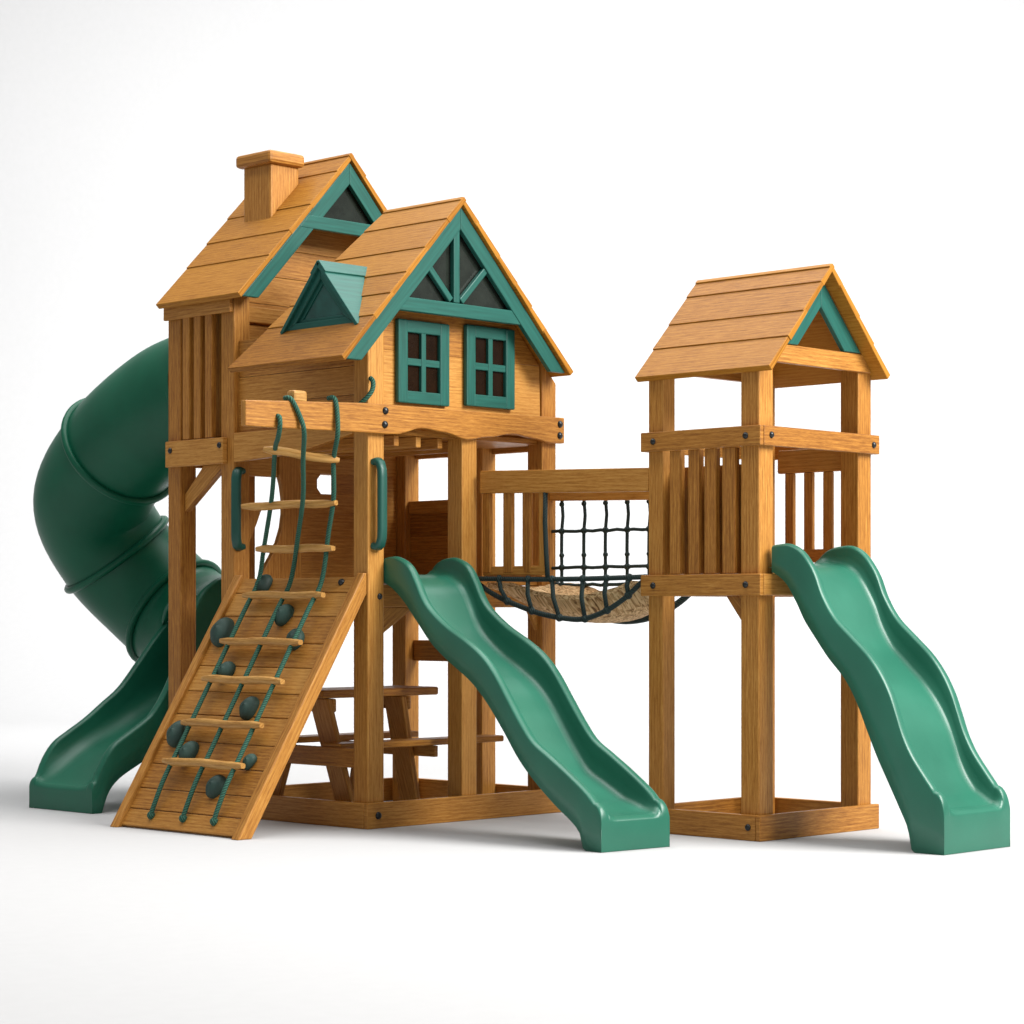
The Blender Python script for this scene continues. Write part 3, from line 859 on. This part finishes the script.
# exit chute, heading to the left front
def chute():
    rimc = [(.66, 1.20), (.52, 1.09), (.40, .97), (.28, .83), (.15, .685), (.02, .59), (-.10, .505), (-.22, .435), (-.315, .375), (-.385, .285), (-.430, .180)]
    botc = [(.66, .68), (.52, .60), (.40, .52), (.20, .43), (.02, .345), (-.126, .270), (-.269, .195), (-.345, .125), (-.385, .04), (-.395, .0), (-.5, .0)]
    bedc = [(.66, .72), (.52, .66), (.40, .60), (.269, .53), (.057, .42), (-.151, .33), (-.30, .235), (-.40, .165), (-.45, .14)]
    y0, y1 = 1.765, 2.375; w = y1 - y0; x_end = -.465
    nearc = [(.66, 1.335), (.50, 1.335), (.40, 1.30), (.30, 1.21), (.20, 1.01), (.12, .80), (.03, .64), (-.08, .51), (-.217, .405), (-.33, .335), (-.40, .26), (-.440, .175)]
    rn = sorted(spline(nearc, 8))
    rs = sorted(spline(rimc, 8)); bs = sorted(spline(botc, 8)); ds = sorted(spline(bedc, 8))
    st = []
    for i in range(61):
        x = .64 - i * (.64 - x_end - .03) / 60
        zr, zb, zd = interp(rs, x), interp(bs, x), interp(ds, x)
        st.append((x, max(zr, zd), zd, max(0, min(zb, zd - .03))))
    x, zr0, zd0, _ = st[-1]
    for k in range(1, 9):
        a = k / 8 * PI / 2
        st.append((x_end + .03 - .03 * math.sin(a), max(zr0 - (1 - math.cos(a)) * .05, zd0 - (1 - math.cos(a)) * .03), zd0 - (1 - math.cos(a)) * .03, 0.0))
    st.append((x_end, .06, .06, 0.0)); st.append((x_end + .002, .002, .002, 0))
    rows = []
    for x, zr, zd, zb in st:
        pts = []; RW = .055; h = max(zr - zd, 0); r = min(.022, h * .5 + .002)
        def side(zr):
          h = max(zr - zd, 0); r = min(.022, h * .5 + .002)
          half = [(.02, zd - .025 if zb < zd - .03 and zd > .05 else zd - .001), (.02, zb), (0, zb), (0, (zb + zr) / 2), (0, zr - r)]
          for k in range(1, 8):
            an = PI - k / 8 * PI; half.append((RW * .5 + math.cos(an) * RW * .5, zr - r + math.sin(an) * r))
          half += [(RW, zr - r), (RW + .006, zd + h * .5)]
          for k in range(1, 7):
            an = k / 6 * PI / 2; half.append((RW + .012 + .12 * (1 - math.cos(an)), zd + min(h * .5, .12) * (1 - math.sin(an))))
          return half
        zn = max(zr, min(interp(rn, x), 9)) if x > x_end + .031 else zr
        full = side(zn) + [(w - a, b) for a, b in reversed(side(zr))]
        nf = len(full)
        rows.append([(max(x, x_end + .034) if q in (0, nf - 1) else x, y0 + a, b) for q, (a, b) in enumerate(full)])
    m = MB(); m.grid(rows, True, close=True, flip=True)
    o = m.build('exit_chute', CHUTE, ts)
    # collar between tube and chute
    m = MB()
    cpts = [Vector((.585, 2.05, .885)), Vector((.66, 2.055, .92)), Vector((.74, 2.11, .945)), Vector((.81, 2.22, .955)), Vector((.845, 2.36, .98))]
    m.tube(cpts, .375, 48, caps=False); m.tube(list(reversed(cpts)), .35, 48, caps=False)
    m.tube([cpts[0] + (Vector((0, math.cos(2 * PI * k / 48), 0)) + Vector((-.45, 0, .9)).normalized() * math.sin(2 * PI * k / 48)) * .368 for k in range(48)], .022, 10, closed=True)
    m.build('collar', TUBE, ts)
chute()

# ================================================================== CLIMBING RAMP
rampt = thing('climbing_ramp', 'wooden plank climbing wall with dark rock holds leaning against the large tower', 'climbing ramp', (-.45, .53, 0))
RA = Vector((-.838, 0, 0)); RB = Vector((-.012, 0, 1.314))
RT = (RB - RA).normalized(); RN = Vector((-RT.z, 0, RT.x)); RL = (RB - RA).length
def rp(s, y, h=0.0):
    p = RA + RT * s + RN * h; return Vector((p.x, y, p.z))
m = MB()
wd = [.105, .125, .15, .145, .165, .145, .16, .15, .17, .15, .10]
tot = sum(wd); s = 0.016
for q in wd:
    q2 = q * (RL - .02) / tot
    c = rp(s + q2 / 2, .535, -.016)
    M = Matrix((Vector((0, 1, 0)), RT, -RN)).transposed().to_4x4(); M.translation = c
    m.solid(M, (.975, q2 - .005, .026), .004)
    s += q2
panel = m.build('plank_panel', WOOD, rampt)
for y in (.030, 1.030):
    m = MB()
    hw = .028
    bm_pts = []
    # rail with its foot cut level with the floor
    a = [(-.838, 0), (-.758, 0), (.005, 1.214), (-.012, 1.318), (-.0405, 1.330)]
    c0 = RA - RN * .05; 
    foot = 0.0
    lo0 = RA - RN * .055; lo0 = lo0 + RT * ((0.0 - lo0.z) / RT.z)
    hi0 = RA + RN * .022; hi0 = hi0 + RT * ((0.0 - hi0.z) / RT.z)
    lo1 = RB - RN * .055; lo1 = lo1 + RT * ((-.006 - lo1.x) / RT.x)
    hi1 = RB + RN * .020
    kx = RB + RT * ((-.006 - RB.x) / RT.x)
    m.prism([(lo0.x, lo0.z), (lo1.x, lo1.z), (kx.x, kx.z + .004), (hi1.x, hi1.z), (hi0.x, hi0.z)], (0, y + hw, 0), *XZ, 2 * hw, math.atan2(RT.z, RT.x), .006)
    m.build('side_rail', WOOD, rampt)
HOLDS = [(-.035, .775, .056), (-.145, .485, .058), (-.205, .925, .078), (-.225, .300, .058), (-.333, .735, .056), (-.448, .405, .060), (-.540, .885, .068), (-.598, .715, .062), (-.692, .370, .060), (-.61, .205, .040)]
for x, y, r in HOLDS:
    s = (x - RA.x) / RT.x
    s = min(s, RL - .06)
    m = MB(); rows = []
    ph = random.uniform(0, 6)
    for i in range(11):
        t = PI * .62 * i / 10
        row = []
        for k in range(20):
            an = 2 * PI * k / 20
            wob = 1 + .07 * math.sin(2 * an + ph) + .03 * math.sin(3 * an + 2 * ph)
            rr = r * math.sin(t) * wob
            row.append(rp(s + rr * math.cos(an) * 1.08, y + rr * math.sin(an) * .92, (r * .80) * math.cos(t) + .012 + .002 * math.sin(3 * an + 4 * t)))
        rows.append(row)
    m.grid(rows, True, close=True, flip=True); m.build('climbing_hold', HOLD, rampt)
m = MB(); m.dome(rp(RL - .040, .170, -.002), RN, .020, .018); m.build('bolt', BOLT, rampt)

# ================================================================== ROPE LADDER
lad = thing('rope_ladder', 'green rope ladder with wooden rungs hanging from the front beam over the climbing ramp', 'rope ladder', (-.45, .3, 2.2))
lift = .052
ropes = []
R1p = [(-.640, -.030, 2.100), (-.640, -.052, 2.090), (-.638, -.052, 2.045), (-.590, .020, 1.995), (-.433, .230, 1.950), (-.231, .496, 1.729), (-.100, .720, 1.46)]
R2p = [(-.560, .004, 2.196), (-.552, -.040, 2.186), (-.505, -.052, 2.100), (-.480, -.052, 2.025), (-.367, .087, 1.900), (-.251, .222, 1.719), (-.153, .376, 1.523)]
R3p = [(-.263, .012, 2.215), (-.263, -.036, 2.210), (-.259, -.052, 2.140), (-.256, -.052, 2.025), (-.194, .049, 1.905), (-.131, .120, 1.719), (-.095, .200, 1.540)]
tops = [.778, .511, .261]; bots = [.755, .488, .238]
for rpnts, yt, yb in zip((R1p, R2p, R3p), tops, bots):
    P = list(rpnts)
    for k in range(0, 9):
        f = k / 8
        s = (RL - .06) + (.085 - (RL - .06)) * f
        h = lift if k < 8 else .012
        P.append(tuple(rp(s, yt + (yb - yt) * f, h)))
    P[-1] = tuple(rp(.085, yb + .026, .012)); P.append(tuple(rp(.080, yb + .030, -.004)))
    ropes.append(spline(P, 6))
for R in ropes:
    m = MB(); m.tube(R, .0125, 10); e = R[-1]
    knot(m, rp(.083, e[1], .006), .022)
    m.build('rope', ROPE, lad)
def near(R, z):
    return Vector(min(R, key=lambda p: abs(p[2] - z)))
def rung(z1, z3, e1=.07, e3=.05):
    a, b = near(ropes[0], z1), near(ropes[2], z3)
    d = (b - a).normalized(); a2 = a - d * e1; b2 = b + d * e3
    mm = MB(); n = 9; pts = [a2 + (b2 - a2) * (i / n) + Vector((0, 0, .003 * math.sin(i * 1.1 + z1 * 9))) for i in range(n + 1)]
    up = Vector((0, 0, 1)); rows = []
    sd = d.cross(up).normalized(); u2 = sd.cross(d)
    for i, p in enumerate(pts):
        q = .6 if i in (0, n) else 1
        rows.append([p + sd * (.026 * q * math.copysign(abs(math.cos(t)) ** .6, math.cos(t))) + u2 * (.0215 * q * math.copysign(abs(math.sin(t)) ** .6, math.sin(t))) for t in [2 * PI * k / 14 for k in range(14)]])
    mm.grid(rows, True, close=True); mm.face(list(reversed(rows[0]))); mm.face(rows[-1])
    # grain along the rung
    ru = random.uniform(0, 50); li = 0
    for f in mm.f:
        for a_ in f:
            v = mm.v[a_]; mm.uv[li] = ((v - a).dot(d) + ru, (v - a).dot(u2) + (v - a).dot(sd) * .7); li += 1
    mm.build('rung', RUNGW, lad)
rung(1.945, 1.905, .06, .03); rung(1.690, 1.695, .19, .02); rung(1.470, 1.440, .05, .05)
for zz in (1.205, .972, .761, .547, .338): rung(zz, zz, .070, .060)
m = MB(); m.box(-.530, -.440, -.034, .03, 2.174, 2.238, 0, .014); m.build('peg', RUNGW, lad)
m = MB(); m.tube(spline([(-.055, .018, 2.19), (-.030, -.030, 2.235), (-.010, -.045, 2.275), (.0, -.038, 2.315), (.004, -.014, 2.335)], 6), .013, 10); m.build('rope', ROPE, lad)

# ================================================================== PICNIC TABLE
pt = thing('picnic_table', 'small wooden picnic table with bench seat under the large tower', 'picnic table', (.62, .62, 0))
m = MB()
for y in (.47, .585, .70): m.box(.10, .965, y, y + .112, .660, .705, 0, .010)
m.build('tabletop', WOOD, pt)
for yy in (.235, .930):
    m = MB(); m.box(.02 if yy < .5 else .10, 1.25, yy, yy + .15, .395, .430, 0, .008); m.build('bench_seat', WOOD, pt)
for x in (.13, .68):
    for s in (-1, 1):
        m = MB()
        m.prism([(.64 + s * .02, .658), (.64 + s * .17, .658), (.64 + s * (.40 if x < .5 else .30), .010), (.64 + s * (.27 if x < .5 else .17), .010)], (x, 0, 0), *YZ, .035, math.atan2(-.64, s * .24), .005)
        m.build('leg', WOOD, pt)
    m = MB(); m.box(x + .037, x + .067, .250, 1.06, .330, .392, 1); m.build('cross_brace', WOOD, pt)
    m = MB(); m.box(x + .037, x + .067, .465, .815, .585, .658, 1, .02); m.build('cross_brace', WOOD, pt)

# ================================================================== STUDIO
fw = Vector((.717, .697, 0)).normalized(); rt = Vector((.697, -.717, 0)).normalized()
cam_p = Vector((-8.2063, -9.0179, 1.124))
D0, RAD, H = 24.0, 6.0, 16.0
m = MB()
def wp(r, d, z): return cam_p + rt * r + fw * d + Vector((0, 0, z - cam_p.z))
m.grid([[wp(-26, -14, 0), wp(26, -14, 0)], [wp(-26, D0, 0), wp(26, D0, 0)]], True, flip=True)
g = m.build('ground', WHITE); g['kind'] = 'structure'
m = MB(); rows = []
for k in range(25):
    a = k / 24 * PI / 2
    rows.append([wp(-26, D0 + RAD * math.sin(a), RAD * (1 - math.cos(a))), wp(26, D0 + RAD * math.sin(a), RAD * (1 - math.cos(a)))])
rows.append([wp(-26, D0 + RAD, H), wp(26, D0 + RAD, H)])
m.grid(rows, True, flip=True)
bd = m.build('backdrop', WHITE); bd['kind'] = 'structure'

# ------------------------------------------------------------------ lights
def area(name, loc, target, sx, sy, power, col=(1, 1, 1)):
    l = bpy.data.lights.new(name, 'AREA'); l.shape = 'RECTANGLE'; l.size = sx; l.size_y = sy; l.energy = power; l.color = col
    o = bpy.data.objects.new(name, l); COL.objects.link(o); o.location = loc
    d = Vector(target) - Vector(loc); o.rotation_euler = d.to_track_quat('-Z', 'Y').to_euler(); return o
area('key_softbox', (3.2, -10.0, 8.0), (.5, 0, 1.0), 6.0, 6.0, 2750, (1, .985, .96))
area('overhead_softbox', (1.8, 1.2, 10), (1.8, 1.2, 0), 11, 11, 1650)
bl = wp(2.2, 18.0, 10); bo = area('backdrop_light', bl, wp(2.2, 30, 3.6), 23, 2, 2450); bo.data.spread = math.radians(140)
w = bpy.data.worlds.new('World'); S.world = w; w.use_nodes = True
bg = w.node_tree.nodes['Background']; bg.inputs[0].default_value = (1, 1, 1, 1); bg.inputs[1].default_value = 0.33

# ------------------------------------------------------------------ camera
cd = bpy.data.cameras.new('camera'); cam = bpy.data.objects.new('camera', cd); COL.objects.link(cam)
cam.location = cam_p; cam.rotation_euler = (PI / 2, 0, -math.atan2(.717, .697))
cd.sensor_width = 36; cd.lens = 36 * 2349 / 1024; cd.shift_y = 100 / 1024; cd.clip_end = 200
S.camera = cam
S.view_settings.view_transform = 'Standard'; S.view_settings.look = 'None'
S.view_settings.exposure = 0; S.view_settings.gamma = 1
S.render.engine = 'CYCLES'
S.cycles.use_denoising = True
S.cycles.max_bounces = 8
